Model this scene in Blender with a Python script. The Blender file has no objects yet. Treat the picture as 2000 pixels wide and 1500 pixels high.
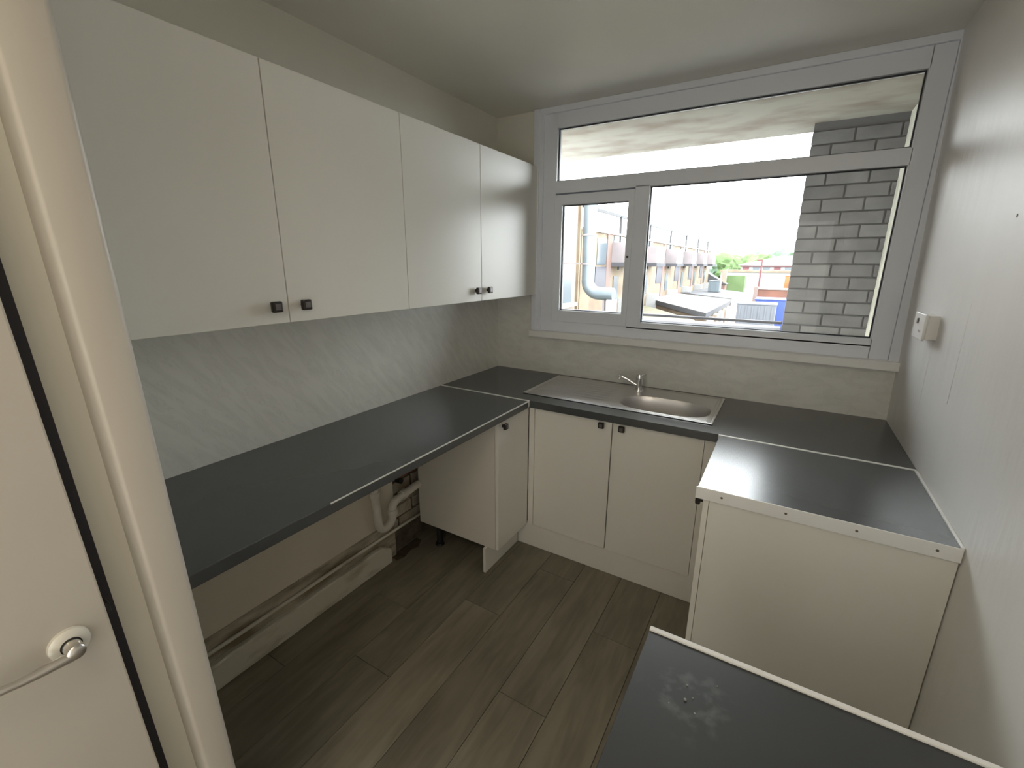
import bpy, bmesh, math, random
from mathutils import Vector, Matrix
random.seed(7)
scn = bpy.context.scene
C = scn.collection

# ------------------------------------------------------------------ camera
cam_d = bpy.data.cameras.new('camera'); cam = bpy.data.objects.new('camera', cam_d); C.objects.link(cam)
scn.camera = cam
CP = Vector((1.7094, -2.6111, 1.6165)); yaw, pit, rol = -0.5422, -0.2618, 0.0055
fwd = Vector((math.sin(yaw)*math.cos(pit), math.cos(yaw)*math.cos(pit), math.sin(pit)))
rt = fwd.cross(Vector((0, 0, 1))).normalized(); up = rt.cross(fwd)
r2 = rt*math.cos(rol)+up*math.sin(rol); u2 = -rt*math.sin(rol)+up*math.cos(rol)
cam.matrix_world = Matrix(((r2.x, u2.x, -fwd.x, CP.x), (r2.y, u2.y, -fwd.y, CP.y), (r2.z, u2.z, -fwd.z, CP.z), (0, 0, 0, 1)))
cam_d.sensor_width = 36; cam_d.lens = 873.575/2000*36; cam_d.clip_start = 0.02; cam_d.clip_end = 500

# ------------------------------------------------------------------ world, lights, exposure
w = bpy.data.worlds.new('overcast_sky'); scn.world = w; w.use_nodes = True
nt = w.node_tree; bg = nt.nodes['Background']
tc = nt.nodes.new('ShaderNodeTexCoord'); nz = nt.nodes.new('ShaderNodeTexNoise'); nz.inputs['Scale'].default_value = 2.2
cr = nt.nodes.new('ShaderNodeValToRGB')
cr.color_ramp.elements[0].position = .3; cr.color_ramp.elements[0].color = (.86, .90, .97, 1)
cr.color_ramp.elements[1].position = .7; cr.color_ramp.elements[1].color = (1, 1, 1, 1)
nt.links.new(tc.outputs['Generated'], nz.inputs['Vector']); nt.links.new(nz.outputs['Fac'], cr.inputs['Fac'])
nt.links.new(cr.outputs['Color'], bg.inputs['Color']); bg.inputs['Strength'].default_value = 9.5

def area(name, loc, rot, sx, sy, power, col):
    d = bpy.data.lights.new(name, 'AREA'); d.shape = 'RECTANGLE'; d.size = sx; d.size_y = sy; d.energy = power; d.color = col
    o = bpy.data.objects.new(name, d); C.objects.link(o); o.location = loc; o.rotation_euler = rot; return o
area('hall_ceiling_light', (1.45, -3.15, 2.44), (0, 0, 0), .5, .5, 4.5, (1, .84, .60))  # added warm fill lamp behind the camera, no fitting there
area('hall_daylight', (1.55, -3.62, 1.15), (math.radians(-90), 0, math.radians(180)), 1.0, 1.9, 6, (1, .965, .91))  # added fill panel in front of the rear wall, no opening behind it

scn.view_settings.view_transform = 'Standard'; scn.view_settings.look = 'None'
scn.view_settings.exposure = 0.60; scn.view_settings.gamma = 1.0; scn.view_settings.use_curve_mapping = False
scn.cycles.max_bounces = 12; scn.cycles.diffuse_bounces = 6; scn.cycles.transparent_max_bounces = 12
scn.cycles.caustics_reflective = False; scn.cycles.caustics_refractive = False
scn.cycles.use_denoising = True; scn.cycles.sample_clamp_indirect = 6

# ------------------------------------------------------------------ materials
def lin(c):
    return tuple(((v/255)/12.92 if v/255 <= .04045 else ((v/255+.055)/1.055)**2.4) for v in c)+(1,)
def mat(name, col, rough=.5, metal=0, var=0, vscale=6, stretch=(1, 1, 1), bump=0, bscale=60, col2=None, spec=None, detail=4, rnd=0, ramp=(.35, .65), rot=(0, 0, 0), bdist=.002):
    m = bpy.data.materials.new(name); m.use_nodes = True; n = m.node_tree; b = n.nodes['Principled BSDF']
    b.inputs['Base Color'].default_value = col; b.inputs['Roughness'].default_value = rough; b.inputs['Metallic'].default_value = metal
    if spec is not None: b.inputs['Specular IOR Level'].default_value = spec
    t = n.nodes.new('ShaderNodeTexCoord'); mp = n.nodes.new('ShaderNodeMapping'); mp.inputs['Scale'].default_value = stretch; mp.inputs['Rotation'].default_value = rot
    n.links.new(t.outputs['Object'], mp.inputs['Vector'])
    vec = mp.outputs['Vector']
    if rnd:
        oi = n.nodes.new('ShaderNodeObjectInfo'); ml = n.nodes.new('ShaderNodeMath'); ml.operation = 'MULTIPLY'; ml.inputs[1].default_value = 37
        n.links.new(oi.outputs['Random'], ml.inputs[0])
        ad = n.nodes.new('ShaderNodeVectorMath'); ad.operation = 'ADD'; n.links.new(vec, ad.inputs[0]); n.links.new(ml.outputs[0], ad.inputs[1]); vec = ad.outputs[0]
    if col2 is None and var: col2 = tuple(c*(1-var) for c in col[:3])+(1,)
    if col2 is not None:
        nn = n.nodes.new('ShaderNodeTexNoise'); nn.inputs['Scale'].default_value = vscale; nn.inputs['Detail'].default_value = detail
        n.links.new(vec, nn.inputs['Vector'])
        r = n.nodes.new('ShaderNodeValToRGB'); r.color_ramp.elements[0].position = ramp[0]; r.color_ramp.elements[0].color = col2
        r.color_ramp.elements[1].position = ramp[1]; r.color_ramp.elements[1].color = col
        n.links.new(nn.outputs['Fac'], r.inputs['Fac']); out = r.outputs['Color']
        if rnd:
            mr = n.nodes.new('ShaderNodeMapRange'); mr.inputs['To Min'].default_value = 1-rnd; mr.inputs['To Max'].default_value = 1+rnd
            n.links.new(oi.outputs['Random'], mr.inputs['Value'])
            hs = n.nodes.new('ShaderNodeHueSaturation'); n.links.new(mr.outputs[0], hs.inputs['Value']); n.links.new(out, hs.inputs['Color']); out = hs.outputs['Color']
        n.links.new(out, b.inputs['Base Color'])
    if bump:
        bn = n.nodes.new('ShaderNodeTexNoise'); bn.inputs['Scale'].default_value = bscale; bn.inputs['Detail'].default_value = 5
        n.links.new(mp.outputs['Vector'], bn.inputs['Vector']); bp = n.nodes.new('ShaderNodeBump'); bp.inputs['Strength'].default_value = bump; bp.inputs['Distance'].default_value = bdist
        n.links.new(bn.outputs['Fac'], bp.inputs['Height']); n.links.new(bp.outputs['Normal'], b.inputs['Normal'])
    return m

M = {}
M['paint'] = mat('wall_paint', (.78, .765, .69, 1), .55, var=.05, vscale=1.5, bump=.25, bscale=9, bdist=.004)
M['paint_r'] = mat('wall_paint_lumpy', (.80, .785, .77, 1), .42, var=.04, vscale=2, bump=.5, bscale=4, stretch=(1, 2.2, .6), bdist=.01)
M['ceil'] = mat('ceiling_paint', (.80, .785, .73, 1), .5, var=.04, vscale=1.2, bump=.3, bscale=3, bdist=.006)
M['gloss'] = mat('gloss_woodwork', (.52, .485, .43, 1), .38, var=.04, vscale=3, bump=.3, bscale=14, stretch=(1, 1, .25), bdist=.003)
M['upvc'] = mat('white_upvc', (.80, .83, .90, 1), .3)
M['sillm'] = mat('white_sill', (.88, .88, .87, 1), .3)
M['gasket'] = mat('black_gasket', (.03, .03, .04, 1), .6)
M['cab'] = mat('white_cabinet_board', (.78, .765, .715, 1), .38, var=.02, vscale=2)
M['cabedge'] = mat('cabinet_edging', (.62, .60, .54, 1), .45)
M['carc'] = mat('cabinet_side_board', (.68, .65, .585, 1), .45, var=.03, vscale=2)
M['carc2'] = mat('cabinet_end_board', (.74, .73, .68, 1), .42, var=.03, vscale=2)
M['top'] = mat('slate_worktop', (.064, .070, .073, 1), .25, var=.12, vscale=5, detail=2, spec=.95, ramp=(.1, .9))
M['top2'] = mat('slate_worktop_scuffed', (.045, .047, .048, 1), .42, var=.25, vscale=5, bump=.15, bscale=160, bdist=.0006, detail=4, ramp=(.1, .9))
M['trimw'] = mat('white_edge_trim', (.82, .82, .80, 1), .35)
M['alu'] = mat('aluminium_strip', (.86, .86, .85, 1), .40, metal=.25)
M['steel'] = mat('brushed_steel', (.70, .68, .67, 1), .34, metal=1, bump=.05, bscale=200, stretch=(1, 12, 1), bdist=.0005)
M['chrome'] = mat('chrome', (.80, .80, .82, 1), .10, metal=1)
M['satin'] = mat('satin_aluminium', (.66, .64, .62, 1), .28, metal=1)
M['rose'] = mat('painted_rose', (.75, .73, .66, 1), .3, metal=.2)
M['bronze'] = mat('dark_pewter_knob', (.035, .030, .028, 1), .35, metal=.4)
M['bronze2'] = mat('worn_pewter_face', (.16, .14, .135, 1), .38, metal=.6)
M['black'] = mat('black_plastic', (.015, .015, .016, 1), .5)
M['pvc'] = mat('white_waste_pipe', (.78, .75, .68, 1), .4, var=.12, vscale=20)
M['copper'] = mat('tarnished_copper', (.42, .16, .10, 1), .45, metal=.5, var=.5, vscale=30)
M['dirty'] = mat('dirty_plaster', (.58, .53, .43, 1), .8, col2=(.22, .18, .12, 1), vscale=9, stretch=(1, .5, 2), bump=.8, bscale=30, bdist=.008, detail=8)
M['grime'] = mat('grime', (.10, .08, .055, 1), .9, var=.5, vscale=20, bump=.6, bscale=40, bdist=.006)
M['skirt'] = mat('old_skirting_paint', (.76, .73, .63, 1), .55, col2=(.52, .47, .37, 1), vscale=8, stretch=(1, .5, 1.5), ramp=(.30, .46), bump=.5, bscale=25, bdist=.004)
M['lowwall'] = mat('unpainted_lower_wall', (.80, .75, .65, 1), .6, var=.06, vscale=3, bump=.3, bscale=10, bdist=.004)
M['obrick'] = mat('bare_old_brick', (.56, .51, .43, 1), .85, col2=(.36, .31, .23, 1), vscale=14, bump=.7, bscale=50, bdist=.006, rnd=.15)
M['mortar_in'] = mat('dark_mortar', (.17, .135, .095, 1), .9, var=.5, vscale=16, bump=.8, bscale=40, bdist=.01)
M['brick'] = mat('buff_grey_brick', (.215, .208, .214, 1), .85, col2=(.165, .158, .164, 1), vscale=7, bump=.6, bscale=60, bdist=.003, rnd=.10)
M['mortar'] = mat('brick_mortar', (.135, .13, .135, 1), .9, bump=.6, bscale=80)
M['soffit'] = mat('stained_soffit', (.36, .345, .305, 1), .8, col2=(.24, .205, .17, 1), vscale=3.2, stretch=(1, 1.6, 1), ramp=(.34, .56), bump=.4, bscale=10, detail=6)
M['balc'] = mat('balcony_side_render', (.62, .60, .50, 1), .85, var=.25, vscale=6, bump=.8, bscale=20, bdist=.02)
M['coping'] = mat('coping_stone', (.12, .115, .13, 1), .8, var=.3, vscale=6)
M['dust'] = mat('plaster_dust', (.30, .32, .31, 1), .95)
M['switch'] = mat('switch_plastic', (.78, .76, .74, 1), .35)
M['subfl'] = mat('bare_subfloor', (.12, .085, .05, 1), .9, var=.5, vscale=30)
M['scuff'] = mat('scuff_mark', (.38, .36, .34, 1), .8)

# dust smear noise on the scuffed front worktop
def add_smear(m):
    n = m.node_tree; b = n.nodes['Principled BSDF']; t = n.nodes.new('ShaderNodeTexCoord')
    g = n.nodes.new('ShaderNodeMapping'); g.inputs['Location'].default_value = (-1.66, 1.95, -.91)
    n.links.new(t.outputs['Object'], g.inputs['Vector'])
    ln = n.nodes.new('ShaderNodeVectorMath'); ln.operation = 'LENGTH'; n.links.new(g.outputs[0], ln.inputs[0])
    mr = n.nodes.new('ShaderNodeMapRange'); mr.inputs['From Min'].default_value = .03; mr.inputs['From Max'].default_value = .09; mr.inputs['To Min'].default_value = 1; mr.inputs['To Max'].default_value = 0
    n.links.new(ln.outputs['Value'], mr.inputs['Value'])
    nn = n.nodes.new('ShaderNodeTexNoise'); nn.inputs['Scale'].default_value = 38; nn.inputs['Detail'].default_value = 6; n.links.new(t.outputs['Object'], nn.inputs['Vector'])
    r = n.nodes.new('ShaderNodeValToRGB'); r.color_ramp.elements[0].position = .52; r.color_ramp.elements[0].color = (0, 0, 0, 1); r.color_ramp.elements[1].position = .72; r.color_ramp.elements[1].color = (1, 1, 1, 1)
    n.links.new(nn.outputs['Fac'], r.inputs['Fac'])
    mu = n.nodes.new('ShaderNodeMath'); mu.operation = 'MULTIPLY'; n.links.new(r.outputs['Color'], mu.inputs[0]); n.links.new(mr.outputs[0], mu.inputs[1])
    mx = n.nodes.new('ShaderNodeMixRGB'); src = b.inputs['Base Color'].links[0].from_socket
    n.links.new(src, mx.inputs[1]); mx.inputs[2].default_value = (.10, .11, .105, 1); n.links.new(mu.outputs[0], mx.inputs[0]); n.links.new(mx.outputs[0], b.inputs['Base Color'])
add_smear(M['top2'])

# marble splashback
def marble():
    m = bpy.data.materials.new('marble_laminate'); m.use_nodes = True; n = m.node_tree; b = n.nodes['Principled BSDF']
    b.inputs['Roughness'].default_value = .28
    t = n.nodes.new('ShaderNodeTexCoord'); mp = n.nodes.new('ShaderNodeMapping')
    mp.inputs['Scale'].default_value = (3, 9, 2)
    m0 = n.nodes.new('ShaderNodeMapping'); m0.inputs['Scale'].default_value = (1.5, 1.5, 1.5); m0.inputs['Rotation'].default_value = (math.radians(-38), math.radians(25), 0)
    n.links.new(t.outputs['Object'], m0.inputs['Vector']); n.links.new(m0.outputs[0], mp.inputs['Vector'])
    a = n.nodes.new('ShaderNodeTexNoise'); a.inputs['Scale'].default_value = 2.4; a.inputs['Detail'].default_value = 8; a.inputs['Distortion'].default_value = .6
    n.links.new(mp.outputs[0], a.inputs['Vector'])
    r = n.nodes.new('ShaderNodeValToRGB'); e = r.color_ramp.elements
    e[0].position = .30; e[0].color = (.74, .74, .70, 1); e[1].position = .62; e[1].color = (.83, .83, .79, 1)
    x = e.new(.47); x.color = (.80, .80, .765, 1); x = e.new(.48); x.color = (.735, .735, .705, 1); x = e.new(.495); x.color = (.805, .805, .77, 1)
    n.links.new(a.outputs['Fac'], r.inputs['Fac']); n.links.new(r.outputs['Color'], b.inputs['Base Color'])
    return m
M['marble'] = marble()

def floor_mat():
    m = bpy.data.materials.new('grey_oak_laminate'); m.use_nodes = True; n = m.node_tree; b = n.nodes['Principled BSDF']
    b.inputs['Roughness'].default_value = .5
    g = n.nodes.new('ShaderNodeNewGeometry'); oi = n.nodes.new('ShaderNodeObjectInfo')
    ml = n.nodes.new('ShaderNodeMath'); ml.operation = 'MULTIPLY'; ml.inputs[1].default_value = 23; n.links.new(oi.outputs['Random'], ml.inputs[0])
    ad = n.nodes.new('ShaderNodeVectorMath'); ad.operation = 'ADD'; n.links.new(g.outputs['Position'], ad.inputs[0]); n.links.new(ml.outputs[0], ad.inputs[1])
    mp = n.nodes.new('ShaderNodeMapping'); mp.inputs['Scale'].default_value = (1, .12, 1); n.links.new(ad.outputs[0], mp.inputs['Vector'])
    a = n.nodes.new('ShaderNodeTexNoise'); a.inputs['Scale'].default_value = 26; a.inputs['Detail'].default_value = 8; a.inputs['Distortion'].default_value = .8; n.links.new(mp.outputs[0], a.inputs['Vector'])
    mp2 = n.nodes.new('ShaderNodeMapping'); mp2.inputs['Scale'].default_value = (1, .35, 1); n.links.new(ad.outputs[0], mp2.inputs['Vector'])
    c = n.nodes.new('ShaderNodeTexNoise'); c.inputs['Scale'].default_value = 7; c.inputs['Detail'].default_value = 4; n.links.new(mp2.outputs[0], c.inputs['Vector'])
    mx = n.nodes.new('ShaderNodeMath'); mx.operation = 'MULTIPLY_ADD'; mx.inputs[1].default_value = .5; n.links.new(a.outputs['Fac'], mx.inputs[0])
    m2 = n.nodes.new('ShaderNodeMath'); m2.operation = 'MULTIPLY'; m2.inputs[1].default_value = .5; n.links.new(c.outputs['Fac'], m2.inputs[0]); n.links.new(m2.outputs[0], mx.inputs[2])
    r = n.nodes.new('ShaderNodeValToRGB'); e = r.color_ramp.elements
    e[0].position = .36; e[0].color = (.165, .146, .108, 1); e[1].position = .62; e[1].color = (.265, .238, .182, 1)
    n.links.new(mx.outputs[0], r.inputs['Fac'])
    hs = n.nodes.new('ShaderNodeHueSaturation'); mr = n.nodes.new('ShaderNodeMapRange'); mr.inputs['To Min'].default_value = .86; mr.inputs['To Max'].default_value = 1.14
    n.links.new(oi.outputs['Random'], mr.inputs['Value']); n.links.new(mr.outputs[0], hs.inputs['Value']); n.links.new(r.outputs['Color'], hs.inputs['Color'])
    n.links.new(hs.outputs['Color'], b.inputs['Base Color'])
    bp = n.nodes.new('ShaderNodeBump'); bp.inputs['Strength'].default_value = .15; bp.inputs['Distance'].default_value = .001
    n.links.new(a.outputs['Fac'], bp.inputs['Height']); n.links.new(bp.outputs['Normal'], b.inputs['Normal'])
    return m
M['floor'] = floor_mat()
M['joint'] = mat('dark_plank_joint', (.05, .042, .03, 1), .8)

def glass():
    m = bpy.data.materials.new('window_glass'); m.use_nodes = True; n = m.node_tree
    for x in list(n.nodes): n.nodes.remove(x)
    o = n.nodes.new('ShaderNodeOutputMaterial'); mx = n.nodes.new('ShaderNodeMixShader'); tr = n.nodes.new('ShaderNodeBsdfTransparent'); gl = n.nodes.new('ShaderNodeBsdfGlossy')
    tr.inputs['Color'].default_value = (.96, .98, .97, 1); gl.inputs['Roughness'].default_value = .02
    f = n.nodes.new('ShaderNodeFresnel'); f.inputs['IOR'].default_value = 1.35
    n.links.new(f.outputs[0], mx.inputs[0]); n.links.new(tr.outputs[0], mx.inputs[1]); n.links.new(gl.outputs[0], mx.inputs[2]); n.links.new(mx.outputs[0], o.inputs['Surface'])
    return m
M['glass'] = glass()

# ------------------------------------------------------------------ mesh helpers
def bx(bm, x0, x1, y0, y1, z0, z1, bev=0, seg=2):
    vs = [bm.verts.new((x, y, z)) for z in (z0, z1) for y in (y0, y1) for x in (x0, x1)]
    fs = [bm.faces.new([vs[i] for i in q]) for q in ((0, 2, 3, 1), (4, 5, 7, 6), (0, 1, 5, 4), (2, 6, 7, 3), (0, 4, 6, 2), (1, 3, 7, 5))]
    if bev:
        es = list({e for f in fs for e in f.edges})
        bmesh.ops.bevel(bm, geom=es, offset=bev, segments=seg, affect='EDGES', profile=.5)
def prism(bm, poly, z0, z1, axis='z'):
    def P(a, b, c): return (a, b, c) if axis == 'z' else ((a, c, b) if axis == 'y' else (c, a, b))
    A = [bm.verts.new(P(a, b, z0)) for a, b in poly]; B = [bm.verts.new(P(a, b, z1)) for a, b in poly]
    bm.faces.new(A); bm.faces.new(B[::-1]); n = len(poly)
    for i in range(n): bm.faces.new((A[i], B[i], B[(i+1) % n], A[(i+1) % n]))
    bmesh.ops.recalc_face_normals(bm, faces=bm.faces)
def cyl(bm, p, q, r, n=20, r1=None):
    p, q = Vector(p), Vector(q); d = q-p; r1 = r if r1 is None else r1
    m = Matrix.Translation((p+q)/2) @ d.to_track_quat('Z', 'Y').to_matrix().to_4x4()
    bmesh.ops.create_cone(bm, cap_ends=True, segments=n, radius1=r, radius2=r1, depth=d.length, matrix=m)
def tube(bm, pts, r, n=14):
    pts = [Vector(p) for p in pts]; rings = []; ref = None
    for i, p in enumerate(pts):
        t = ((pts[min(i+1, len(pts)-1)]-pts[max(i-1, 0)])).normalized()
        if ref is None: ref = t.orthogonal().normalized()
        ref = (ref-t*ref.dot(t)).normalized(); s = t.cross(ref)
        rr = r[i] if isinstance(r, (list, tuple)) else r
        rings.append([bm.verts.new(p+ref*rr*math.cos(2*math.pi*k/n)+s*rr*math.sin(2*math.pi*k/n)) for k in range(n)])
    for a, b in zip(rings, rings[1:]):
        for k in range(n): bm.faces.new((a[k], a[(k+1) % n], b[(k+1) % n], b[k]))
    bm.faces.new(rings[0][::-1]); bm.faces.new(rings[-1])
def arc(c, u, v, r, a0, a1, n=8):
    c, u, v = Vector(c), Vector(u), Vector(v)
    return [c+u*r*math.cos(a0+(a1-a0)*i/n)+v*r*math.sin(a0+(a1-a0)*i/n) for i in range(n+1)]
def obj(name, bm, m, parent=None, smooth=False, angle=None):
    me = bpy.data.meshes.new(name); bmesh.ops.recalc_face_normals(bm, faces=bm.faces); bm.to_mesh(me); bm.free()
    me.materials.append(m)
    if smooth:
        for p in me.polygons: p.use_smooth = True
        if angle: me.set_sharp_from_angle(angle=math.radians(angle))
    o = bpy.data.objects.new(name, me); C.objects.link(o)
    if parent is not None:
        o.parent = parent; o.matrix_parent_inverse = Matrix.Translation(-parent.location)
    return o
def B(name, m, parent, x0, x1, y0, y1, z0, z1, bev=0, **k):
    bm = bmesh.new(); bx(bm, x0, x1, y0, y1, z0, z1, bev); return obj(name, bm, m, parent, **k)
def thing(name, loc, label, cat, group=None):
    o = bpy.data.objects.new(name, None); C.objects.link(o); o.location = loc; o.empty_display_size = .05
    o['label'] = label; o['category'] = cat
    if group: o['group'] = group
    return o
def tag(o, label, cat, group=None):
    o['label'] = label; o['category'] = cat
    if group: o['group'] = group
    return o
def struct(o): o['kind'] = 'structure'; return o
def lean(o, f):
    for v in o.data.vertices: v.co = Vector(f(*v.co))
    return o

# ================================================================== SETTING
# ---- floor with planks
XR = 2.24
bm = bmesh.new(); bx(bm, -.06, 2.5, -3.8, .1, -.12, -.0055); floor = struct(obj('floor', bm, M['joint']))
rows = [(-.05, .14, -.6), (.14, .343, -1.32), (.343, .547, -1.63), (.547, .752, -1.12), (.752, .958, -.72), (.958, 1.163, -1.45), (1.163, 1.368, -.98),
        (1.368, 1.573, -1.78), (1.573, 1.778, -1.2), (1.778, 1.983, -1.55), (1.983, 2.22, -.8)]
for a, b, y in rows:
    e = [y+1.22*k for k in range(-3, 3)]
    for y0, y1 in zip(e, e[1:]):
        y0 = max(y0, -3.75); y1 = min(y1, .05)
        if y1-y0 < .03: continue
        B('floor_plank', M['floor'], floor, a+.0012, b-.0012, y0+.0012, y1-.0012, -.006, 0)
# bare patch of subfloor by the broken skirting
bm = bmesh.new(); prism(bm, [(-.02, -1.07), (.035, -1.08), (.05, -1.03), (.035, -.97), (.05, -.92), (.02, -.86), (-.02, -.86)], 0, .0015); obj('bare_patch', bm, M['subfl'], floor)

# ---- ceiling
bm = bmesh.new(); bx(bm, -.1, 2.5, -3.8, .1, 2.5, 2.6); struct(obj('ceiling', bm, M['ceil']))

# ---- left wall (upper plastered face, lower bare strip recessed)
bm = bmesh.new()
bx(bm, -.12, 0, -2.42, -1.04, .235, 2.5); bx(bm, -.12, 0, -1.04, .03, .64, 2.5); bx(bm, -.12, -.045, -2.42, .03, -.01, .64)
wall_left = struct(obj('wall_left', bm, M['lowwall']))
# painted face above the worktop
B('painted_face', M['paint'], wall_left, -.002, .001, -2.42, .03, 1.43, 2.5)
B('rough_strip', M['dirty'], wall_left, -.06, -.006, -2.42, -1.04, .0, .236)
B('mortar_bed', M['mortar_in'], wall_left, -.07, -.030, -1.06, .03, .0, .64)
z = .145; k = 0
while z < .62:
    off = 0 if k % 2 else .112
    y = .02-off
    while y > -1.04:
        y0 = max(y-.215, -1.035)
        if y-y0 > .03: 
            d = random.uniform(-.004, .006)
            B('brick', M['obrick'], wall_left, -.06, -.016+d, y0, y-.010, z, z+.064, .003)
        y -= .225
    z += .075; k += 1
# ragged lower edge of the plaster
bm = bmesh.new()
ys = [-2.4+.035*i for i in range(40)]
for i in range(len(ys)-1):
    h = .012*random.random()
    bx(bm, -.02, -.0005, ys[i], ys[i+1], .235-h, .24)
obj('plaster_edge', bm, M['dirty'], wall_left)
B('marble_splashback', M['marble'], wall_left, .0, .004, -2.31, .03, .91, 1.428)
# skirting remains
bm = bmesh.new()
ys = [-2.40+.05*i for i in range(27)]
prev = .118
top = [.118+random.uniform(-.004, .004) for _ in ys]; bot = [random.uniform(0, .004) for _ in ys]
top[-1] = .085
A = []
for i, y in enumerate(ys):
    A.append([bm.verts.new((-.005, y, bot[i])), bm.verts.new((.022, y, bot[i])), bm.verts.new((.022, y, top[i]-.006)), bm.verts.new((.014, y, top[i])), bm.verts.new((-.005, y, top[i]))])
for a, b in zip(A, A[1:]):
    for j in range(5): bm.faces.new((a[j], a[(j+1) % 5], b[(j+1) % 5], b[j]))
bm.faces.new(A[0]); bm.faces.new(A[-1][::-1])
struct(obj('baseboard_left', bm, M['skirt']))

# ---- right wall, slightly out of plumb
def leanR(x, y, z): return (x-.027*(z-.91), y, z)
bm = bmesh.new(); prism(bm, [(2.196, -.01), (2.45, -.01), (2.45, 2.52), (2.1515, 2.52), (2.195, .91)], -3.8, .30, 'y')
wall_right = struct(obj('wall_right', bm, M['paint_r']))
def ridge(name, pts, r):
    bm = bmesh.new(); tube(bm, pts, r, 8); return obj(name, bm, M['paint_r'], wall_right, smooth=True)
ridge('plaster_ridge', [(2.1961-.027*(z-.91), -.46-.04*(z-1.3), z) for z in (1.35, 1.2, 1.05, .93)], .0018)
ridge('plaster_ridge', [(2.1962-.027*(z-.91), -.76-.05*(z-1.3), z) for z in (1.52, 1.4, 1.3, 1.2)], .0018)
for y, z, s in ((-.95, 1.74, .004), (-1.28, .74, .003), (-1.32, .60, .003), (-1.30, .56, .0025), (-1.42, .70, .0035), (-1.38, .58, .003)):
    bm = bmesh.new(); bmesh.ops.create_uvsphere(bm, u_segments=8, v_segments=5, radius=s, matrix=Matrix.Translation((2.1945-.027*(z-.91), y, z)) @ Matrix.Diagonal((.3, 1, 1.2, 1)))
    obj('scuff', bm, M['scuff'], wall_right)

# ---- window wall
bm = bmesh.new()
bx(bm, -.12, 2.45, .03, .25, -.01, 1.20); bx(bm, -.12, .345, .03, .25, 1.185, 2.6); bx(bm, 2.145, 2.45, .03, .25, 1.185, 2.6); bx(bm, .345, 2.145, .03, .25, 2.463, 2.6)
wall_back = struct(obj('wall_back', bm, M['paint']))
B('marble_splashback', M['marble'], wall_back, .004, 2.196, .026, .03, .91, 1.155)
B('marble_splashback', M['marble'], wall_back, .004, .278, .026, .03, 1.155, 1.428)

# ---- rest of the room behind the camera
bm = bmesh.new(); bx(bm, -.1, 2.5, -3.9, -3.75, -.01, 2.6); struct(obj('wall_front', bm, M['paint']))
bm = bmesh.new(); bx(bm, -.05, .742, -3.76, -2.33, -.01, 2.5); struct(obj('wall_partition', bm, M['paint']))

# ---- window
FY0, FY1 = .022, .085
bm = bmesh.new()
for a in ((.340, .427, 1.195, 2.468), (2.072, 2.150, 1.195, 2.468)): bx(bm, a[0], a[1], FY0, FY1, a[2], a[3], .003)
bx(bm, .42, 2.08, FY0, FY1, 2.388, 2.468, .003); bx(bm, .42, 2.08, FY0, FY1, 1.195, 1.262, .003)
bx(bm, .42, 2.08, FY0, FY1, 2.030, 2.100, .003); bx(bm, .42, .92, .074, FY1, 2.005, 2.04); bx(bm, .42, .92, .074, FY1, 1.25, 1.275); bx(bm, .42, .436, .074, FY1, 1.25, 2.04); bx(bm, .90, .92, .074, FY1, 1.25, 2.04); bx(bm, .912, .992, FY0, FY1, 1.25, 2.04, .003)
bx(bm, .985, 2.08, FY0, FY1, 1.25, 1.290, .003)
window = struct(obj('window_1', bm, M['upvc']))
# casement sash
bm = bmesh.new(); Y0, Y1 = .012, .072
for a in ((.424, .474, 1.262, 2.020), (.880, .914, 1.262, 2.020), (.47, .884, 1.962, 2.020), (.47, .884, 1.262, 1.334)): bx(bm, a[0], a[1], Y0, Y1, a[2], a[3], .003)
sash = obj('casement_sash', bm, M['upvc'], window)
def pane(x0, x1, z0, z1, y, par):
    B('pane', M['glass'], par, x0-.004, x1+.004, y, y+.006, z0-.004, z1+.004)
    bm = bmesh.new(); t = .0045; g = y-.012
    bx(bm, x0, x0+t, g, y, z0, z1); bx(bm, x1-t, x1, g, y, z0, z1); bx(bm, x0, x1, g, y, z0, z0+t); bx(bm, x0, x1, g, y, z1-t, z1)
    obj('gasket', bm, M['gasket'], par)
pane(.475, .879, 1.335, 1.961, .045, sash)
pane(.428, 2.071, 2.101, 2.387, .055, window)
pane(.993, 2.071, 1.291, 2.029, .055, window)
bm = bmesh.new(); cyl(bm, (.897, .012, 1.66), (.897, .003, 1.66), .006); obj('fixing', bm, M['bronze'], sash)
# sill board, trims
bm = bmesh.new(); bx(bm, .278, 2.19, -.030, .045, 1.155, 1.196, .004); obj('window_sill', bm, M['sillm'], window)
bm = bmesh.new(); bx(bm, .282, .318, -.006, .03, 1.196, 2.497, .003); bx(bm, .316, .343, .006, .03, 1.196, 2.475, .002); struct(obj('trim_1', bm, M['upvc']))
bm = bmesh.new(); bx(bm, .30, 2.162, .008, .031, 2.468, 2.4995, .003); struct(obj('trim_2', bm, M['upvc']))
bm = bmesh.new(); bx(bm, 2.1505, 2.20, .010, .03, 1.196, 2.497); o = struct(obj('trim_3', bm, M['upvc'])); lean(o, lambda x, y, z: (2.196-.027*(z-.91) if x > 2.17 else x, y, z))

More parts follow.
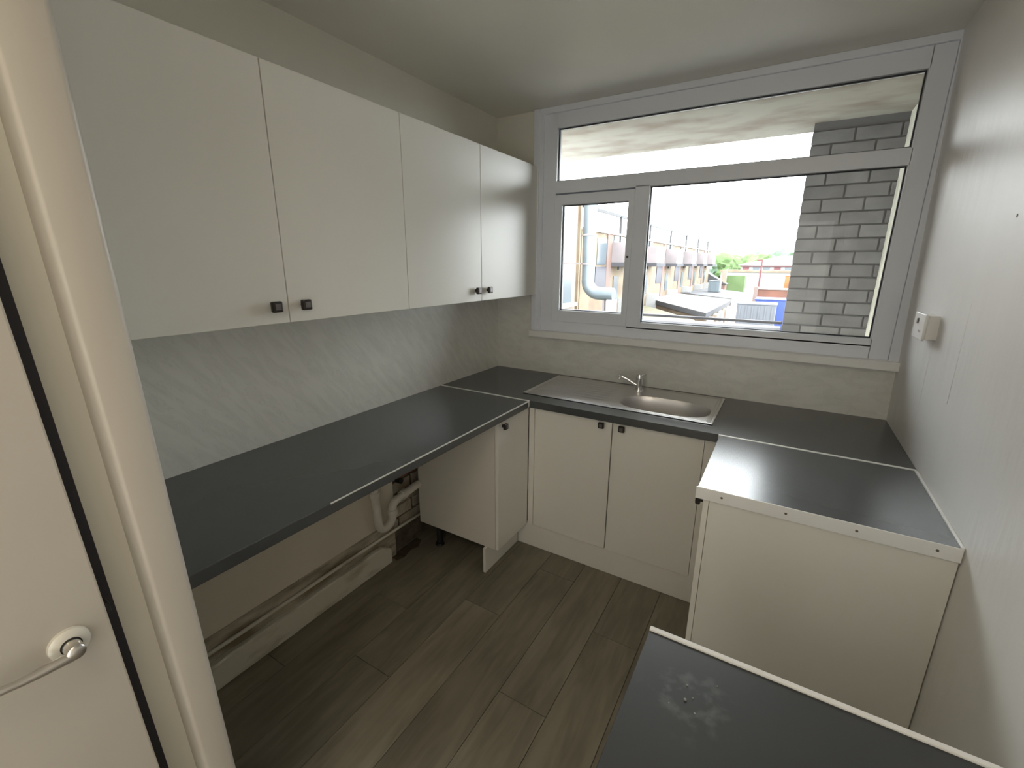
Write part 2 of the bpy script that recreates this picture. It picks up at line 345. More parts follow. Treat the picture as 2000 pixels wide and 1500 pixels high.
# ---- door frame and door at the left, a little out of plumb
def loft(name, poly, leans, m, parent=None, smooth=False):
    bm = bmesh.new(); zs = [0, .4, .8, 1.2, 1.6, 2.0, 2.5]; R = []
    for z in zs: R.append([bm.verts.new((x, y+y_s*z+bow*(1-((z-1.2)/1.25)**2), z)) for (x, y), (y_s, bow) in zip(poly, leans)])
    n = len(poly)
    for a, b in zip(R, R[1:]):
        for j in range(n): bm.faces.new((a[j], a[(j+1) % n], b[(j+1) % n], b[j]))
    bm.faces.new(R[0]); bm.faces.new(R[-1][::-1])
    return obj(name, bm, m, parent, smooth=smooth, angle=50)
aL = (-.034, -.006); oL = (-.021, -.006)
fr = [(.0, -2.300), (.0, -2.42), (.68, -2.42), (.68, -2.350), (.74, -2.350), (.74, -2.318), (.790, -2.318), (.797, -2.3165), (.800, -2.311), (.800, -2.283), (.7985, -2.2775), (.794, -2.2735), (.788, -2.272), (.70, -2.272), (.70, -2.300)]
ln = [oL, aL, aL, aL, aL, aL, aL, aL, aL, oL, oL, oL, oL, oL, oL]
struct(loft('trim_4', fr, ln, M['gloss'], smooth=True))
def leanD(x, y, z): return (x, y-.036*z, z)
struct(loft('trim_5', [(.715, -2.42), (.744, -2.42), (.744, -2.3635), (.715, -2.3595)], [(-.036, 0)]*4, M['gasket']))  # black strip standing in for the shadow in the gap beside the door
door = bpy.data.objects.new('door_1', None); C.objects.link(door); door.location = (.78, -2.76, 0); door['kind'] = 'structure'
o = lean(B('door_leaf', M['gloss'], door, .760, .800, -3.14, -2.386, .006, 2.03, .003), leanD)
HY, HZ = -2.476, 1.026
bm = bmesh.new()
cyl(bm, (.800, HY, HZ), (.806, HY, HZ), .026, 36, .0255); cyl(bm, (.806, HY, HZ), (.812, HY, HZ), .0255, 36, .018)
rose = obj('handle_rose', bm, M['rose'], door, smooth=True, angle=40)
bm = bmesh.new(); cyl(bm, (.811, HY, HZ), (.8135, HY, HZ), .0135, 28); obj('collar', bm, M['black'], rose)
bm = bmesh.new()
cyl(bm, (.812, HY, HZ), (.836, HY, HZ), .0118, 24); cyl(bm, (.836, HY, HZ), (.8395, HY, HZ), .0118, 24, .009)
tube(bm, [(.830, HY+.006, HZ-.004), (.831, HY-.008, HZ-.005), (.832, HY-.035, HZ-.004), (.832, HY-.060, HZ-.003), (.832, HY-.072, HZ-.001), (.831, HY-.10, HZ+.003), (.828, HY-.125, HZ+.004)], [.0085, .0085, .0075, .0062, .006, .0062, .0058], 18)
obj('lever_handle', bm, M['satin'], door, smooth=True, angle=60)
bm = bmesh.new(); bx(bm, .768, .790, -2.425, -2.4155, 1.035, 1.055, .002); obj('latch', bm, M['black'], door)

# ================================================================== KITCHEN FURNITURE
def knob(parent, pos, axis, s=.032):
    """square pewter knob: round stem, chamfered square plate with an inset face; axis = outward direction"""
    ax = Vector(axis); p = Vector(pos)
    u = Vector((0, 0, 1)); v = u.cross(ax)
    Mx = Matrix((( v.x, u.x, ax.x, p.x), (v.y, u.y, ax.y, p.y), (v.z, u.z, ax.z, p.z), (0, 0, 0, 1)))
    bm = bmesh.new()
    cyl(bm, (0, 0, 0), (0, 0, .015), .0085, 14, .007)
    h = s/2
    bx(bm, -h, h, -h, h, .012, .028, .004)
    bmesh.ops.transform(bm, matrix=Mx, verts=bm.verts); k = obj('knob', bm, M['bronze'], parent)
    # the inset face is joined as a second material so the knob stays one piece
    me = k.data; me.materials.append(M['bronze2'])
    b2 = bmesh.new(); b2.from_mesh(me); n0 = len(b2.faces)
    t = bmesh.new(); bx(t, -h*.55, h*.55, -h*.55, h*.55, .0275, .0290, .0006); bmesh.ops.transform(t, matrix=Mx, verts=t.verts)
    tm = bpy.data.meshes.new('tmp'); t.to_mesh(tm); t.free(); b2.from_mesh(tm); bpy.data.meshes.remove(tm)
    b2.faces.ensure_lookup_table()
    for f in b2.faces[n0:]: f.material_index = 1
    b2.to_mesh(me); b2.free(); return k

# ---- wall cabinets
ZB, ZT = 1.426, 2.186
def wall_cab(y_far, y_mid, y_near, label):
    t = thing('wall_cabinet', (.16, (y_far+y_near)/2, ZB), label, 'cabinet', 'wall cabinets over the left worktop')
    bm = bmesh.new(); th = .018
    bx(bm, .002, .300, y_near+.001, y_near+th, ZB, ZT); bx(bm, .002, .300, y_far-th, y_far-.001, ZB, ZT)
    bx(bm, .002, .300, y_near+th, y_far-th, ZB, ZB+th); bx(bm, .002, .300, y_near+th, y_far-th, ZT-th, ZT); bx(bm, .002, .01, y_near+th, y_far-th, ZB+th, ZT-th)
    obj('body', bm, M['cabedge'], t)
    for a, b, s in ((y_mid, y_far, 1), (y_near, y_mid, -1)):
        g = .0016
        d = B('door', M['cab'], t, .3015, .320, a+g, b-g, ZB+.001, ZT-.001, .0015)
        ky = y_mid+.052*s
        knob(d, (.3195, ky, ZB+.056), (1, 0, 0), .034)
    return t
wall_cab(-.093, -.621, -1.168, 'white double door wall cabinet next to the window, small paired dark knobs')
wall_cab(-1.168, -1.723, -2.266, 'white double door wall cabinet nearest the door frame, above the grey splashback')
bm = bmesh.new(); bx(bm, .002, .312, -.092, .024, ZB+.002, ZT-.002); tag(obj('filler_panel', bm, M['cab']), 'narrow white filler panel closing gap between wall cabinet and window wall', 'panel')

# ---- worktops
ZW0, ZW1 = .873, .911
t = thing('worktop', (1.1, -.28, ZW0), 'dark slate grey worktop under the window, holding the steel sink', 'worktop', 'dark slate worktops')
bm = bmesh.new(); HX0, HX1, HY0, HY1 = 1.005, 1.485, -.462, -.165
bx(bm, .004, 2.194, -.6, HY0, ZW0, ZW1); bx(bm, .004, 2.194, HY1, .026, ZW0, ZW1); bx(bm, .004, HX0, HY0, HY1, ZW0, ZW1); bx(bm, HX1, 2.194, HY0, HY1, ZW0, ZW1)
obj('slab', bm, M['top'], t)
t = thing('worktop', (.305, -1.45, ZW0), 'long dark slate grey worktop on the left below the wall cabinets', 'worktop', 'dark slate worktops')
B('slab', M['top'], t, .004, .609, -2.268, -.6125, ZW0, ZW1, .0025)
B('joint_strip', M['alu'], t, .004, .611, -.6125, -.6005, ZW0+.004, ZW1+.0022, .0015)
bm = bmesh.new(); prism(bm, [(.6062, -.6125), (.6112, -.6125), (.6098, -1.85), (.6085, -1.85)], ZW1-.004, ZW1+.0008); obj('edge_trim', bm, M['alu'], t)  # bright tapering sliver standing in for the highlight along the worktop edge
t = thing('worktop', (1.86, -.88, ZW0), 'short dark slate grey worktop against the right wall, catching white glare', 'worktop', 'dark slate worktops')
B('slab', M['top'], t, 1.545, 2.186, -1.146, -.6125, ZW0, ZW1, .0015)
B('joint_strip', M['alu'], t, 1.541, 2.192, -.6125, -.6005, ZW0+.004, ZW1+.0022, .0015)
B('sealant_bead', M['trimw'], t, 2.1862, 2.194, -1.146, -.62, ZW0, ZW1+.004, .0015)
es = B('end_strip', M['alu'], t, 1.541, 2.192, -1.150, -1.1462, ZW0-.002, ZW1+.0015, .001)
for x in (1.620, 1.798, 1.971, 2.143):
    bm = bmesh.new(); cyl(bm, (x, -1.1496, .892), (x, -1.1512, .892), .0042, 14, .003); obj('screw', bm, M['bronze2'], es)
t = thing('worktop', (1.87, -2.15, ZW0), 'scuffed black worktop with dusty smears nearest the camera', 'worktop', 'dark slate worktops')
slab_near = B('slab', M['top2'], t, 1.567, 2.19, -2.56, -1.8365, ZW0, ZW1, .0012)
B('end_strip', M['trimw'], t, 1.5665, 2.194, -1.8365, -1.8255, ZW0, ZW1+.003, .0015)
for x, y, r in ((1.655, -1.925, .0022), (1.657, -1.955, .0028), (1.668, -1.945, .0016), (1.635, -1.975, .0014), (1.675, -1.972, .0018), (1.70, -1.90, .0015)):
    bm = bmesh.new(); bmesh.ops.create_icosphere(bm, subdivisions=1, radius=r, matrix=Matrix.Translation((x, y, ZW1+r*.35)) @ Matrix.Diagonal((1, 1, .5, 1)))
    obj('plaster_crumb', bm, M['dust'], slab_near)

# ---- sink (one pressed sheet: drainer + bowl)
SX0, SX1, SY0, SY1 = .500, 1.500, -.492, -.012
BX, BY, BA, BB = 1.245, -.318, .218, .128
def sst(a, b, x):
    t = max(0, min(1, (x-a)/(b-a))); return t*t*(3-2*t)
def sink_z(x, y):
    e = min(x-SX0, SX1-x, y-SY0, SY1-y)
    z = .0028+.0022*sst(0, .004, e)-.0045*sst(.012, .017, e)+.003*sst(.024, .030, e)
    q = (abs((x-BX)/BA)**3.2+abs((y-BY)/BB)**2.6)**(1/2.8)
    if q < 1.06: z -= .148*sst(1.03, .86, q)+.004*sst(.8, 0, q)
    if SX0+.05 < x < .97 and SY0+.06 < y < SY1-.07:
        m = sst(SX0+.05, SX0+.08, x)*sst(.97, .94, x)*sst(SY0+.06, SY0+.07, y)*sst(SY1-.07, SY1-.08, y)
        z += m*.0038*max(0, math.sin((y-SY0)*2*math.pi/.046))
    return z
NX, NY = 250, 140
V = [[(SX0+(SX1-SX0)*i/NX, SY0+(SY1-SY0)*j/NY) for j in range(NY+1)] for i in range(NX+1)]
sink = thing('kitchen_sink', (1.0, -.25, ZW1), 'stainless steel inset sink with ribbed drainer and single oval bowl', 'sink')
for nm, inside in (('drainer', False), ('bowl', True)):
    bm = bmesh.new(); vm = {}
    def gv(i, j):
        if (i, j) not in vm:
            x, y = V[i][j]; vm[(i, j)] = bm.verts.new((x, y, ZW1+sink_z(x, y)))
        return vm[(i, j)]
    for i in range(NX):
        for j in range(NY):
            x = (V[i][j][0]+V[i+1][j][0])/2; y = (V[i][j][1]+V[i][j+1][1])/2
            q = (abs((x-BX)/BA)**3.2+abs((y-BY)/BB)**2.6)**(1/2.8)
            if (q < 1.03) == inside: bm.faces.new((gv(i, j), gv(i+1, j), gv(i+1, j+1), gv(i, j+1)))
    obj(nm, bm, M['steel'], sink, smooth=True)
bm = bmesh.new(); cyl(bm, (BX, BY, ZW1-.150), (BX, BY, ZW1-.1475), .035, 28); obj('plughole', bm, M['chrome'], sink, smooth=True, angle=40)
# ---- tap
tap = thing('mixer_tap', (1.05, -.095, ZW1+.002), 'small chrome mixer tap standing at the back of the sink', 'tap')
bm = bmesh.new(); cyl(bm, (1.05, -.095, ZW1), (1.05, -.095, ZW1+.008), .030, 28, .027); cyl(bm, (1.05, -.095, ZW1+.008), (1.05, -.095, ZW1+.075), .021, 28, .019); obj('body', bm, M['chrome'], tap, smooth=True, angle=40)
bm = bmesh.new(); tube(bm, [(1.045, -.10, ZW1+.035), (1.02, -.105, ZW1+.046), (.985, -.11, ZW1+.066), (.955, -.115, ZW1+.078), (.942, -.117, ZW1+.078), (.938, -.118, ZW1+.064)], [.012, .012, .011, .011, .011, .0115], 16); obj('spout', bm, M['chrome'], tap, smooth=True, angle=50)
bm = bmesh.new(); cyl(bm, (1.05, -.095, ZW1+.077), (1.05, -.095, ZW1+.098), .020, 28, .017); tube(bm, [(1.05, -.095, ZW1+.090), (1.068, -.10, ZW1+.096), (1.088, -.105, ZW1+.104)], [.008, .006, .005], 12); obj('lever', bm, M['chrome'], tap, smooth=True, angle=40)

# ---- base cabinets
ZC0, ZC1 = .150, .872
def carcass(x0, x1, y0, y1, t, m, top=False, z0=ZC0, z1=ZC1):
    bm = bmesh.new(); th = .018
    bx(bm, x0, x0+th, y0, y1, z0, z1); bx(bm, x1-th, x1, y0, y1, z0, z1); bx(bm, x0+th, x1-th, y0, y1, z0, z0+th)
    return obj('body', bm, m, t)
def legs(t, pts):
    for x, y in pts:
        bm = bmesh.new(); cyl(bm, (x, y, .0), (x, y, .012), .028, 20, .024); cyl(bm, (x, y, .012), (x, y, ZC0), .017, 20); cyl(bm, (x, y, ZC0-.014), (x, y, ZC0), .026, 20); obj('leg', bm, M['black'], t)
# sink unit
t = thing('base_cabinet', (1.07, -.29, 0), 'white double door sink cabinet below the window', 'cabinet', 'white base cabinets')
carcass(.627, 1.487, -.555, -.01, t, M['cabedge'])
for a, b, s in ((.628, 1.0605, -1), (1.0635, 1.487, 1)):
    d = B('door', M['cab'], t, a+.0012, b-.0012, -.5745, -.5565, ZC0+.002, ZC1-.004, .0015)
    knob(d, (1.062+.052*s, -.574, .846), (0, -1, 0), .030)
B('corner_filler', M['cab'], t, .594, .626, -.5735, -.556, ZC0, ZC1-.004)
B('corner_filler', M['cab'], t, 1.488, 1.562, -.570, -.552, ZC0, ZC1-.004)
legs(t, ((.72, -.46), (1.40, -.46)))
B('plinth', M['cab'], t, .522, 1.580, -.560, -.545, .001, ZC0-.001, .001)
# left single unit
t = thing('base_cabinet', (.30, -.73, 0), 'narrow white single door cabinet under the left worktop, dark knob at top', 'cabinet', 'white base cabinets')
B('side_panel', M['carc'], t, .045, .571, -.885, -.867, ZC0, ZC1)
B('side_panel', M['carc'], t, .045, .571, -.604, -.586, ZC0, ZC1); B('bottom_panel', M['carc'], t, .045, .571, -.867, -.604, ZC0, ZC0+.018)
d = B('door', M['cab'], t, .5725, .5905, -.884, -.5748, ZC0+.002, ZC1-.004, .0015); knob(d, (.590, -.842, .840), (1, 0, 0), .030)
legs(t, ((.14, -.83), (.14, -.65)))
B('plinth', M['cab'], t, .506, .521, -.905, -.5605, .001, ZC0-.001, .001)
# right unit
t = thing('base_cabinet', (1.88, -.86, 0), 'white cabinet under the glossy right worktop, blank end panel facing the room', 'cabinet', 'white base cabinets')
B('end_panel', M['carc2'], t, 1.585, 2.192, -1.140, -1.122, .004, ZC1-.004, .0008)
B('side_panel', M['carc2'], t, 1.585, 2.176, -.620, -.602, ZC0, ZC1); B('bottom_panel', M['carc2'], t, 1.585, 2.176, -1.122, -.620, ZC0, ZC0+.018)
d = B('door', M['cab'], t, 1.5655, 1.5835, -1.139, -.588, ZC0+.002, ZC1-.006, .0015); knob(d, (1.566, -1.096, .842), (-1, 0, 0), .030)
B('plinth', M['cab'], t, 1.600, 1.615, -1.121, -.56, .001, ZC0-.001)
# near unit (mostly hidden under the scuffed worktop)
t = thing('base_cabinet', (1.88, -2.2, 0), 'white cabinet hidden beneath the scuffed black worktop nearest the camera', 'cabinet', 'white base cabinets')
B('side_panel', M['carc2'], t, 1.605, 2.176, -1.858, -1.840, .004, ZC1); B('side_panel', M['carc2'], t, 1.605, 2.176, -2.55, -2.532, .004, ZC1); B('bottom_panel', M['carc2'], t, 1.605, 2.176, -2.532, -1.858, ZC0, ZC0+.018)
d = B('door', M['cab'], t, 1.586, 1.6035, -2.548, -1.842, ZC0+.002, ZC1-.004, .0015); knob(d, (1.586, -1.89, .842), (-1, 0, 0), .030)

# ---- waste pipe trap, copper pipes
PX = .062
pts = [(PX, -1.222, .62), (PX, -1.222, .50), (PX, -1.216, .42), (PX, -1.210, .325)]
pts += [Vector((PX, -1.160, .312))+Vector((0, -math.cos(a)*.049, -math.sin(a)*.047)) for a in [math.pi*k/10 for k in range(0, 11)]]
pts += [(PX, -1.108, .345)]
pts += [Vector((PX, -1.070, .350))+Vector((0, -math.cos(a)*.038, math.sin(a)*.036)) for a in [math.pi/2*k/6 for k in range(1, 7)]]
pts += [(PX-.006, -.99, .392), (PX-.010, -.94, .396), (PX-.012, -.888, .398)]
pts[-4:-3] = [pts[-4]]
tr = thing('waste_pipe', (PX, -1.15, .25), 'white plastic U-bend waste pipe hanging below the left worktop', 'pipe')
bm = bmesh.new(); tube(bm, pts, .0215, 18); obj('pipe', bm, M['pvc'], tr, smooth=True, angle=70)
for p, q in (((PX, -1.222, .50), (PX, -1.222, .475)), ((PX, -1.110, .318), (PX, -1.109, .348)), ((PX-.006, -1.03, .389), (PX-.010, -1.00, .391))):
    bm = bmesh.new(); cyl(bm, p, q, .0265, 18); obj('collar', bm, M['pvc'], tr, smooth=True, angle=40)
bm = bmesh.new(); tube(bm, [(.004, -2.33, .168), (.004, -1.8, .166), (.004, -1.3, .170), (.004, -1.06, .168), (.002, -.6, .160)], .0085, 12); tag(obj('heating_pipe', bm, M['skirt'], smooth=True), 'thin painted pipe running along the wall just above the skirting remains', 'pipe')
bm = bmesh.new(); tube(bm, [(.012, -1.30, .61), (.012, -1.05, .52), (.012, -1.02, .482), (.012, -.98, .474), (.012, -.60, .474)], .009, 12); tag(obj('copper_pipe', bm, M['copper'], smooth=True), 'reddish copper pipe tucked under the worktop above the bare bricks', 'pipe')
bm = bmesh.new(); cyl(bm, (-.03, -.985, .445), (.012, -.985, .445), .017, 16); tag(obj('pipe_stub', bm, M['black'], smooth=False), 'short black capped pipe stub poking out above the waste pipe', 'pipe')
bm = bmesh.new(); cyl(bm, (-.03, -1.055, .30), (.016, -1.055, .30), .010, 12); tag(obj('wall_plug', bm, M['black']), 'small dark plug in the wall beside the U-bend', 'plug')

# ---- switched socket on the right wall
t = thing('wall_switch', (2.17, -.42, 1.40), 'white surface mounted switch box on the right wall beside the window', 'switch')
bm = bmesh.new(); bx(bm, 2.150, 2.186, -.494, -.346, 1.362, 1.448, .003); obj('back_box', bm, M['switch'], t)
bm = bmesh.new(); bx(bm, 2.141, 2.1498, -.498, -.342, 1.358, 1.452, .003); obj('faceplate', bm, M['switch'], t)
bm = bmesh.new(); bx(bm, 2.1375, 2.1411, -.408, -.394, 1.412, 1.432, .0012); obj('rocker', bm, M['bronze2'], t)
bm = bmesh.new(); bx(bm, 2.1398, 2.1411, -.44, -.436, 1.385, 1.392); bx(bm, 2.1398, 2.1411, -.46, -.456, 1.385, 1.392); obj('indicator', bm, M['scuff'], t)

# ================================================================== BALCONY OUTSIDE
bm = bmesh.new(); bx(bm, -3.5, 2.6, .25, 1.19, 2.46, 2.62); struct(obj('ceiling_balcony', bm, M['soffit']))
bm = bmesh.new(); bx(bm, -3.5, 2.6, .25, 1.22, -.2, 0); struct(obj('floor_balcony', bm, M['coping']))
bm = bmesh.new(); bx(bm, 2.168, 2.6, .25, .99, 0, 2.46); struct(obj('wall_balcony', bm, M['balc']))
bm = bmesh.new(); bx(bm, 1.712, 2.45, .966, 1.19, 0, 2.46); pier = struct(obj('wall_pier', bm, M['mortar']))
z = 1.784-.0785*12; k = -12
while z < 2.40:
    js = [1.709, 1.925, 2.142, 2.36] if k % 2 else [1.709, 1.815, 2.033, 2.25]
    for a, b in zip(js, js[1:]):
        d = random.uniform(-.002, .002)
        B('brick', M['brick'], pier, a+(.005 if a > 1.71 else 0), b-.005, .956+d, .975, z+.005, z+.0735, .002)
    z += .0785; k += 1
bm = bmesh.new(); bx(bm, -3.5, 1.708, .93, 1.12, 0, 1.165); bal = struct(obj('wall_parapet', bm, M['balc']))
B('coping', M['coping'], bal, -3.5, 1.706, .90, 1.15, 1.165, 1.195, .006)
B('rail', M['coping'], bal, -3.5, 1.706, .985, 1.02, 1.225, 1.243, .004)

# ================================================================== THE VIEW
E = {}
E['ground'] = mat('yard_ground', (0.130, 0.130, 0.122, 1), .9, var=.2, vscale=.15)
E['cream'] = mat('cream_render', (0.174, 0.139, 0.094, 1), .85, col2=(0.122, 0.086, 0.058, 1), vscale=.9)
E['tan'] = mat('tan_brick', (0.165, 0.106, 0.065, 1), .85, col2=(0.130, 0.094, 0.068, 1), vscale=1.2)
E['pink'] = mat('pink_brick', (0.147, 0.083, 0.068, 1), .85, col2=(0.122, 0.098, 0.090, 1), vscale=1.3)
E['dark'] = mat('dark_opening', (0.019, 0.019, 0.032, 1), .4)
E['wglass'] = mat('far_window_glass', (0.065, 0.083, 0.098, 1), .2)
E['grey'] = mat('grey_panel', (0.083, 0.075, 0.083, 1), .7, var=.2, vscale=1)
E['rail'] = mat('rail_metal_thin', (0.065, 0.054, 0.054, 1), .6)
E['zinc'] = mat('galvanised_duct', (0.106, 0.130, 0.147, 1), .4, metal=.3, var=.15, vscale=1.5)
E['white'] = mat('white_roof', (0.285, 0.285, 0.285, 1), .8)
E['felt'] = mat('roof_felt', (0.147, 0.134, 0.075, 1), .9, col2=(0.122, 0.106, 0.083, 1), vscale=.5)
E['felt2'] = mat('grey_roof_felt', (0.054, 0.054, 0.061, 1), .9, var=.2, vscale=.5)
E['red'] = mat('red_brick_fence', (0.122, 0.048, 0.032, 1), .9, var=.25, vscale=.8)
E['redt'] = mat('red_band', (0.098, 0.027, 0.032, 1), .8)
E['blue'] = mat('blue_skip', (0.004, 0.027, 0.174, 1), .5)
E['orange'] = mat('orange_plastic', (0.259, 0.068, 0.007, 1), .5)
E['yellow'] = mat('yellow_plastic', (0.187, 0.165, 0.009, 1), .5)
E['van'] = mat('grey_container', (0.061, 0.068, 0.083, 1), .5, var=.15, vscale=.8)
E['leaf'] = mat('tree_leaves', (0.021, 0.048, 0.008, 1), .9, col2=(0.045, 0.079, 0.024, 1), vscale=.8)
E['leaf2'] = mat('tree_leaves_blue', (0.024, 0.048, 0.021, 1), .9, col2=(0.048, 0.072, 0.041, 1), vscale=.8)
E['bark'] = mat('bark', (0.024, 0.016, 0.009, 1), .9)
E['rail'] = mat('rail_metal', (.02, .02, .022, 1), .6); E['grey'] = mat('balcony_panel', (.20, .175, .18, 1), .7, var=.2, vscale=1); E['tan'] = mat('tan_brick', (.26, .20, .155, 1), .85, col2=(.20, .16, .13, 1), vscale=1.2)
E['felt'] = mat('roof_felt', (.105, .10, .055, 1), .9, col2=(.08, .07, .05, 1), vscale=.5); E['leaf'] = mat('tree_leaves', (.045, .085, .022, 1), .9, col2=(.075, .12, .045, 1), vscale=.8); E['leaf2'] = mat('tree_leaves_blue', (.05, .085, .05, 1), .9, col2=(.085, .12, .085, 1), vscale=.8)
GZ = -5.0
bm = bmesh.new(); bx(bm, -160, 120, 1.6, 300, GZ-.3, GZ); struct(obj('floor_yard', bm, E['ground']))

# tall tan building at the far left of the window
FX = -8.0
t = thing('brick_building', (-11, 16, GZ), 'tall tan brick building at the left edge of the window view', 'building')
B('wall', E['tan'], t, -15, FX, 9, 20.2, GZ, 4.75)
B('cornice', E['pink'], t, -15, FX+.12, 9, 20.3, 4.75, 4.95)
B('lintel', E['white'], t, FX, FX+.08, 17.6, 19.6, 1.35, 1.55)
B('window', E['wglass'], t, FX-.1, FX+.05, 17.8, 19.4, -.3, 1.35); B('ledge', E['white'], t, FX, FX+.25, 17.6, 19.7, -.5, -.3)
B('downpipe', E['cream'], t, FX, FX+.14, 20.0, 20.16, GZ, 4.7)
# terrace running away
t = thing('terraced_block', (-11, 42, GZ), 'long cream terraced block with balconies and roof railing, receding behind the duct', 'building')
B('wall', E['cream'], t, -15, FX, 20.6, 66, GZ, 3.4)
B('parapet', E['white'], t, -15, FX+.1, 20.6, 66, 3.4, 3.52)
B('roof_rail', E['rail'], t, FX-.06, FX+.06, 20.6, 66, 4.50, 4.66)
ys = [22.4+7.15*i for i in range(7)]
for i, y in enumerate(ys[:6]):
    B('rail_post', E['rail'], t, FX-.05, FX+.09, y+4.38, y+4.54, 1.3, 4.6)
    bl = B('balcony', E['grey'], t, FX, FX+1.0, y+3.0, y+5.7, 1.75, 2.95)
    B('slab', E['felt2'], bl, FX, FX+1.1, y+2.9, y+5.8, 1.5, 1.75)
    B('window', E['wglass'], t, FX-.1, FX+.04, y+3.3, y+5.4, 2.4, 3.35); B('window', E['wglass'], t, FX-.1, FX+.04, y+.5, y+2.0, 1.6, 3.1)
    B('brick_panel', E['pink'], t, FX, FX+.06, y+2.1, y+2.95, GZ, 3.5)
    B('doorway', E['dark'], t, FX-.1, FX+.05, y+.3, y+2.1, .1, 1.5); B('window', E['wglass'], t, FX-.1, FX+.05, y+3.6, y+4.6, -.6, .9)
    B('stair_wall', E['white'], t, FX, FX+.9, y+4.9, y+5.2, GZ, -.6)
# duct
t = thing('extractor_duct', (-6.5, 18, .3), 'large galvanised ventilation duct rising and bending beside the tan building', 'duct')
bm = bmesh.new()
pts = [(-6.58, 18, 6.9), (-6.55, 18, 3), (-6.5, 18, .95)]+[Vector((-5.95, 18, .85))+Vector((-math.cos(a)*.55, 0, -math.sin(a)*.55)) for a in [math.pi/2*k/6 for k in range(0, 7)]]+[(-5.2, 18, .28)]
tube(bm, pts, .30, 18); obj('duct', bm, E['zinc'], t, smooth=True, angle=70)
for z in (4.25, 1.6, 2.9):
    bm = bmesh.new(); cyl(bm, (-6.54, 18, z), (-6.54, 18, z+.08), .335, 18); obj('band', bm, E['grey'], t)
B('bracket', E['grey'], t, -7.9, -6.5, 17.95, 18.05, 1.62, 1.68); B('bracket', E['grey'], t, -7.6, -6.5, 17.95, 18.05, 4.9, 4.96)
B('stand', E['grey'], t, -5.7, -5.6, 17.9, 18.1, -2, .02); B('cowl', E['white'], t, -5.45, -5.1, 17.75, 18.25, -.9, .05)
# low roofs
def roof(name, poly, z0, z1, mr, mw, label, fascia=None):
    t = thing(name, (sum(p[0] for p in poly)/len(poly), sum(p[1] for p in poly)/len(poly), z0), label, 'roof')
    bm = bmesh.new(); prism(bm, poly, z0, z1-.35); obj('wall', bm, mw, t)
    cx = sum(p[0] for p in poly)/len(poly); cy = sum(p[1] for p in poly)/len(poly)
    bm = bmesh.new(); prism(bm, [(cx+(x-cx)*1.02, cy+(y-cy)*1.02) for x, y in poly], z1-.35, z1-.04); obj('fascia', bm, fascia or E['felt2'], t)
    bm = bmesh.new(); prism(bm, [(cx+(x-cx)*1.015, cy+(y-cy)*1.015) for x, y in poly], z1-.04, z1); obj('roof', bm, mr, t)
    return t
roof('flat_roof_building', [(-7.85, 35.6), (-2.3, 26.4), (-2.2, 38), (-7.9, 45)], GZ, -1.1, E['white'], E['cream'], 'flat white roofed garage block in the middle of the window view')
roof('flat_roof_building', [(-7.6, 12), (-2.6, 12), (-2.75, 25.4), (-7.8, 33.6)], GZ, -1.5, E['felt'], E['cream'], 'near flat building with yellowish felt roof, just above the parapet')
roof('flat_roof_building', [(-7.8, 47.5), (-2.3, 40.5), (-1.4, 50), (-6.8, 60)], GZ, -1.15, E['felt2'], E['grey'], 'grey flat roof beyond the white garage roof', E['white'])
g = [o for o in scn.objects if o.name == 'flat_roof_building'][0]
for k in range(5):
    f = .04+.2*k; x = -2.3+.1*f; y = 26.4+11.6*f
    B('garage_pier', E['tan'] if k % 2 else E['white'], g, x+.02, x+.3, y, y+1.2, GZ, -1.5)
# yard clutter
def crate(name, x0, x1, y0, y1, z0, z1, m, label, cat, ribs=0):
    t = thing(name, ((x0+x1)/2, (y0+y1)/2, z0), label, cat); B('body', m, t, x0, x1, y0, y1, z0, z1, .03)
    for i in range(ribs):
        x = x0+(x1-x0)*(i+.5)/ribs; B('rib', m, t, x-.04, x+.04, y0-.05, y0, z0+.1, z1-.1)
    B('lid', m, t, x0-.04, x1+.04, y0-.04, y1+.04, z1, z1+.06)
    return t
crate('storage_container', -.62, 1.30, 26, 27.6, GZ, -.50, E['van'], 'big grey ribbed container standing in the yard near the pier', 'container', 6)
crate('skip', .1, 1.78, 29, 31, -3.2, -.42, E['blue'], 'bright blue skip behind the grey container', 'skip', 0)
crate('ventilation_unit', -5.6, -4.5, 50, 51.5, -1.12, -.05, E['zinc'], 'small grey rooftop unit in front of the terrace end', 'unit', 2)
t = thing('brick_wall', (1, 52, GZ), 'long reddish brick yard wall beyond the container', 'wall'); B('wall', E['red'], t, -1.1, 6, 51, 51.4, GZ, -.75); B('coping', E['white'], t, -1.1, 6, 50.9, 51.5, -.75, -.6); B('buttress', E['pink'], t, -1.3, -.9, 50.8, 51.4, GZ, -.5)
crate('tipper_body', 1.3, 2.6, 54, 56, GZ, .55, E['orange'], 'orange machine body peeping over the reddish wall', 'machine'); crate('bin', 1.9, 2.9, 52.2, 53.4, GZ, -.05, E['yellow'], 'yellow bin beside the orange machine', 'bin')
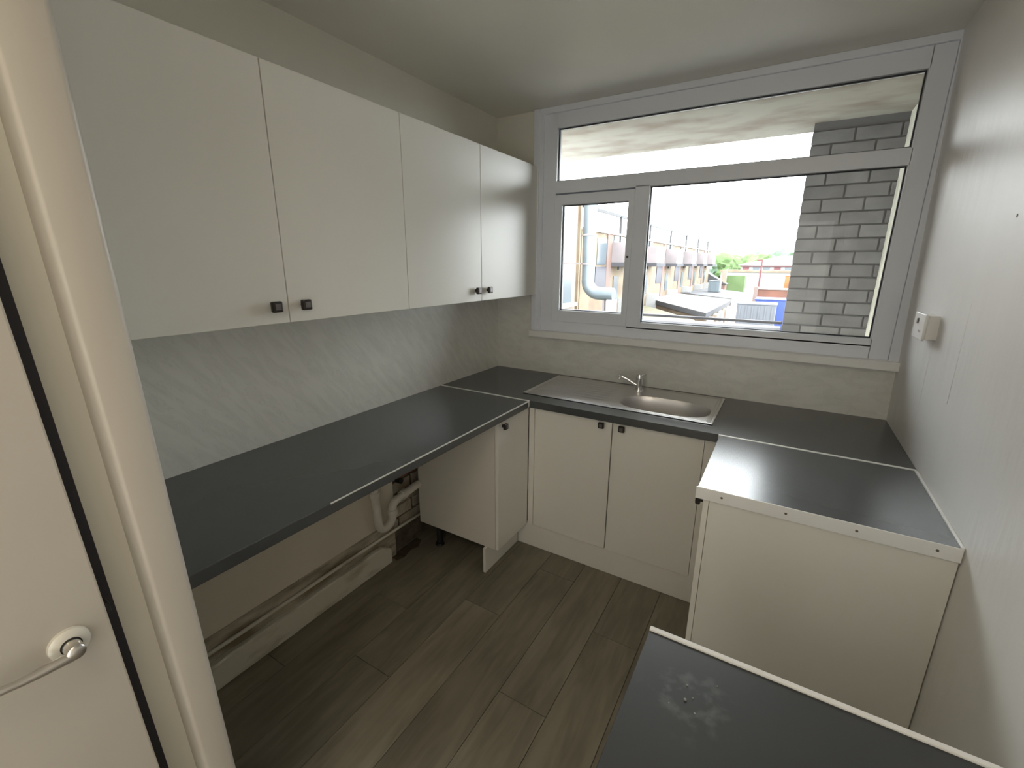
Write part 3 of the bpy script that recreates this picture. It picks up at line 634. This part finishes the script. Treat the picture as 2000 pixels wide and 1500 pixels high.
# white building far right
t = thing('white_building', (0, 92, GZ), 'far white building with pitched roof and red striped window band', 'building')
B('wall', E['white'], t, -5.9, 14, 88, 100, GZ, 1.65)
bm = bmesh.new(); v = [bm.verts.new(p) for p in ((-6.4, 87.5, 1.65), (14.4, 87.5, 1.65), (14.4, 100.5, 1.65), (-6.4, 100.5, 1.65), (-.2, 94, 3.3), (14.4, 94, 3.3))]
for q in ((0, 1, 5, 4), (3, 4, 5, 2), (0, 4, 3), (1, 2, 5), (0, 3, 2, 1)): bm.faces.new([v[k] for k in q])
obj('roof', bm, E['white'], t)
B('eaves_band', E['redt'], t, -6, 14.1, 87.7, 88, 1.4, 1.65)
for i in range(12): B('window', E['redt'] if i % 3 == 0 else E['wglass'], t, -5.6+1.6*i, -4.6+1.6*i, 87.9, 88, .55, 1.35)
t = thing('low_white_building', (-6, 78, GZ), 'low pale building with green verge, left of the far white building', 'building')
B('wall', E['white'], t, -7.6, 6, 76, 84, GZ, .6); B('roof', E['cream'], t, -7.7, 6.2, 75.8, 84.2, .6, .9); B('doorway', E['grey'], t, 0, 1.6, 75.9, 76, -3, -1)
bm = bmesh.new(); bx(bm, -6.5, -3.7, 70, 72.5, GZ, .22); tag(obj('hedge', bm, E['leaf']), 'low green hedge in front of the low pale building', 'hedge')
o = bpy.data.objects['hedge']
t = thing('lamp_post', (-1.35, 60, GZ), 'slim brown pole standing before the far white building', 'pole'); bm = bmesh.new(); cyl(bm, (-1.35, 60, GZ), (-1.35, 60, 2.3), .13, 10, .09); obj('pole', bm, E['redt'], t); B('arm', E['redt'], t, -1.9, -1.3, 59.95, 60.05, 2.15, 2.3)
# pitched small roof near the terrace end
t = thing('shed', (-6, 68, GZ), 'dark pitched shed roof at the far end of the terrace', 'shed')
bm = bmesh.new(); prism(bm, [(-10, -.9), (-10, 1.6), (-5.6, -.9)], 66.4, 69.2, 'y'); obj('roof', bm, E['felt2'], t); B('chimney', E['tan'], t, -6.35, -5.8, 67, 67.6, -1.0, .95); B('wall', E['pink'], t, -9.8, -5.8, 66.6, 69.0, GZ, -.9)
# trees
from mathutils import noise
def tree(x, y, h, r, m, label):
    t = thing('tree', (x, y, GZ), label, 'tree')
    bm = bmesh.new(); cyl(bm, (x, y, GZ), (x, y, GZ+h*.5), .35, 8, .2); obj('trunk', bm, E['bark'], t)
    bm = bmesh.new(); bmesh.ops.create_icosphere(bm, subdivisions=4, radius=1)
    for v in bm.verts:
        n = noise.fractal(v.co*1.6+Vector((x, y, 0)), 1, 2, 4)+.5*noise.noise(v.co*6+Vector((x, y, 3)))
        v.co = v.co*(1+.32*n); v.co = Vector((x+v.co.x*r, y+v.co.y*r*.8, GZ+h-r*.75+v.co.z*r*.8))
    obj('crown', bm, m, t, smooth=False)
tree(-16.5, 106, 9.0, 4.2, E['leaf2'], 'bluish green tree at the left end of the tree line, beside the terrace')
tree(-11.5, 118, 8.9, 5.4, E['leaf'], 'bright green tree right of the bluish one')
tree(-5.6, 106, 8.7, 3.9, E['leaf'], 'yellowish green tree left of the white building roof')
tree(-1.8, 128, 9.9, 6.0, E['leaf2'], 'pale green tree rising behind the white roof')
tree(6.5, 117, 9.6, 5.2, E['leaf'], 'green tree at the right, next to the brick pier')
tree(-27, 120, 8.2, 5.0, E['leaf'], 'green tree mostly hidden behind the terrace end')
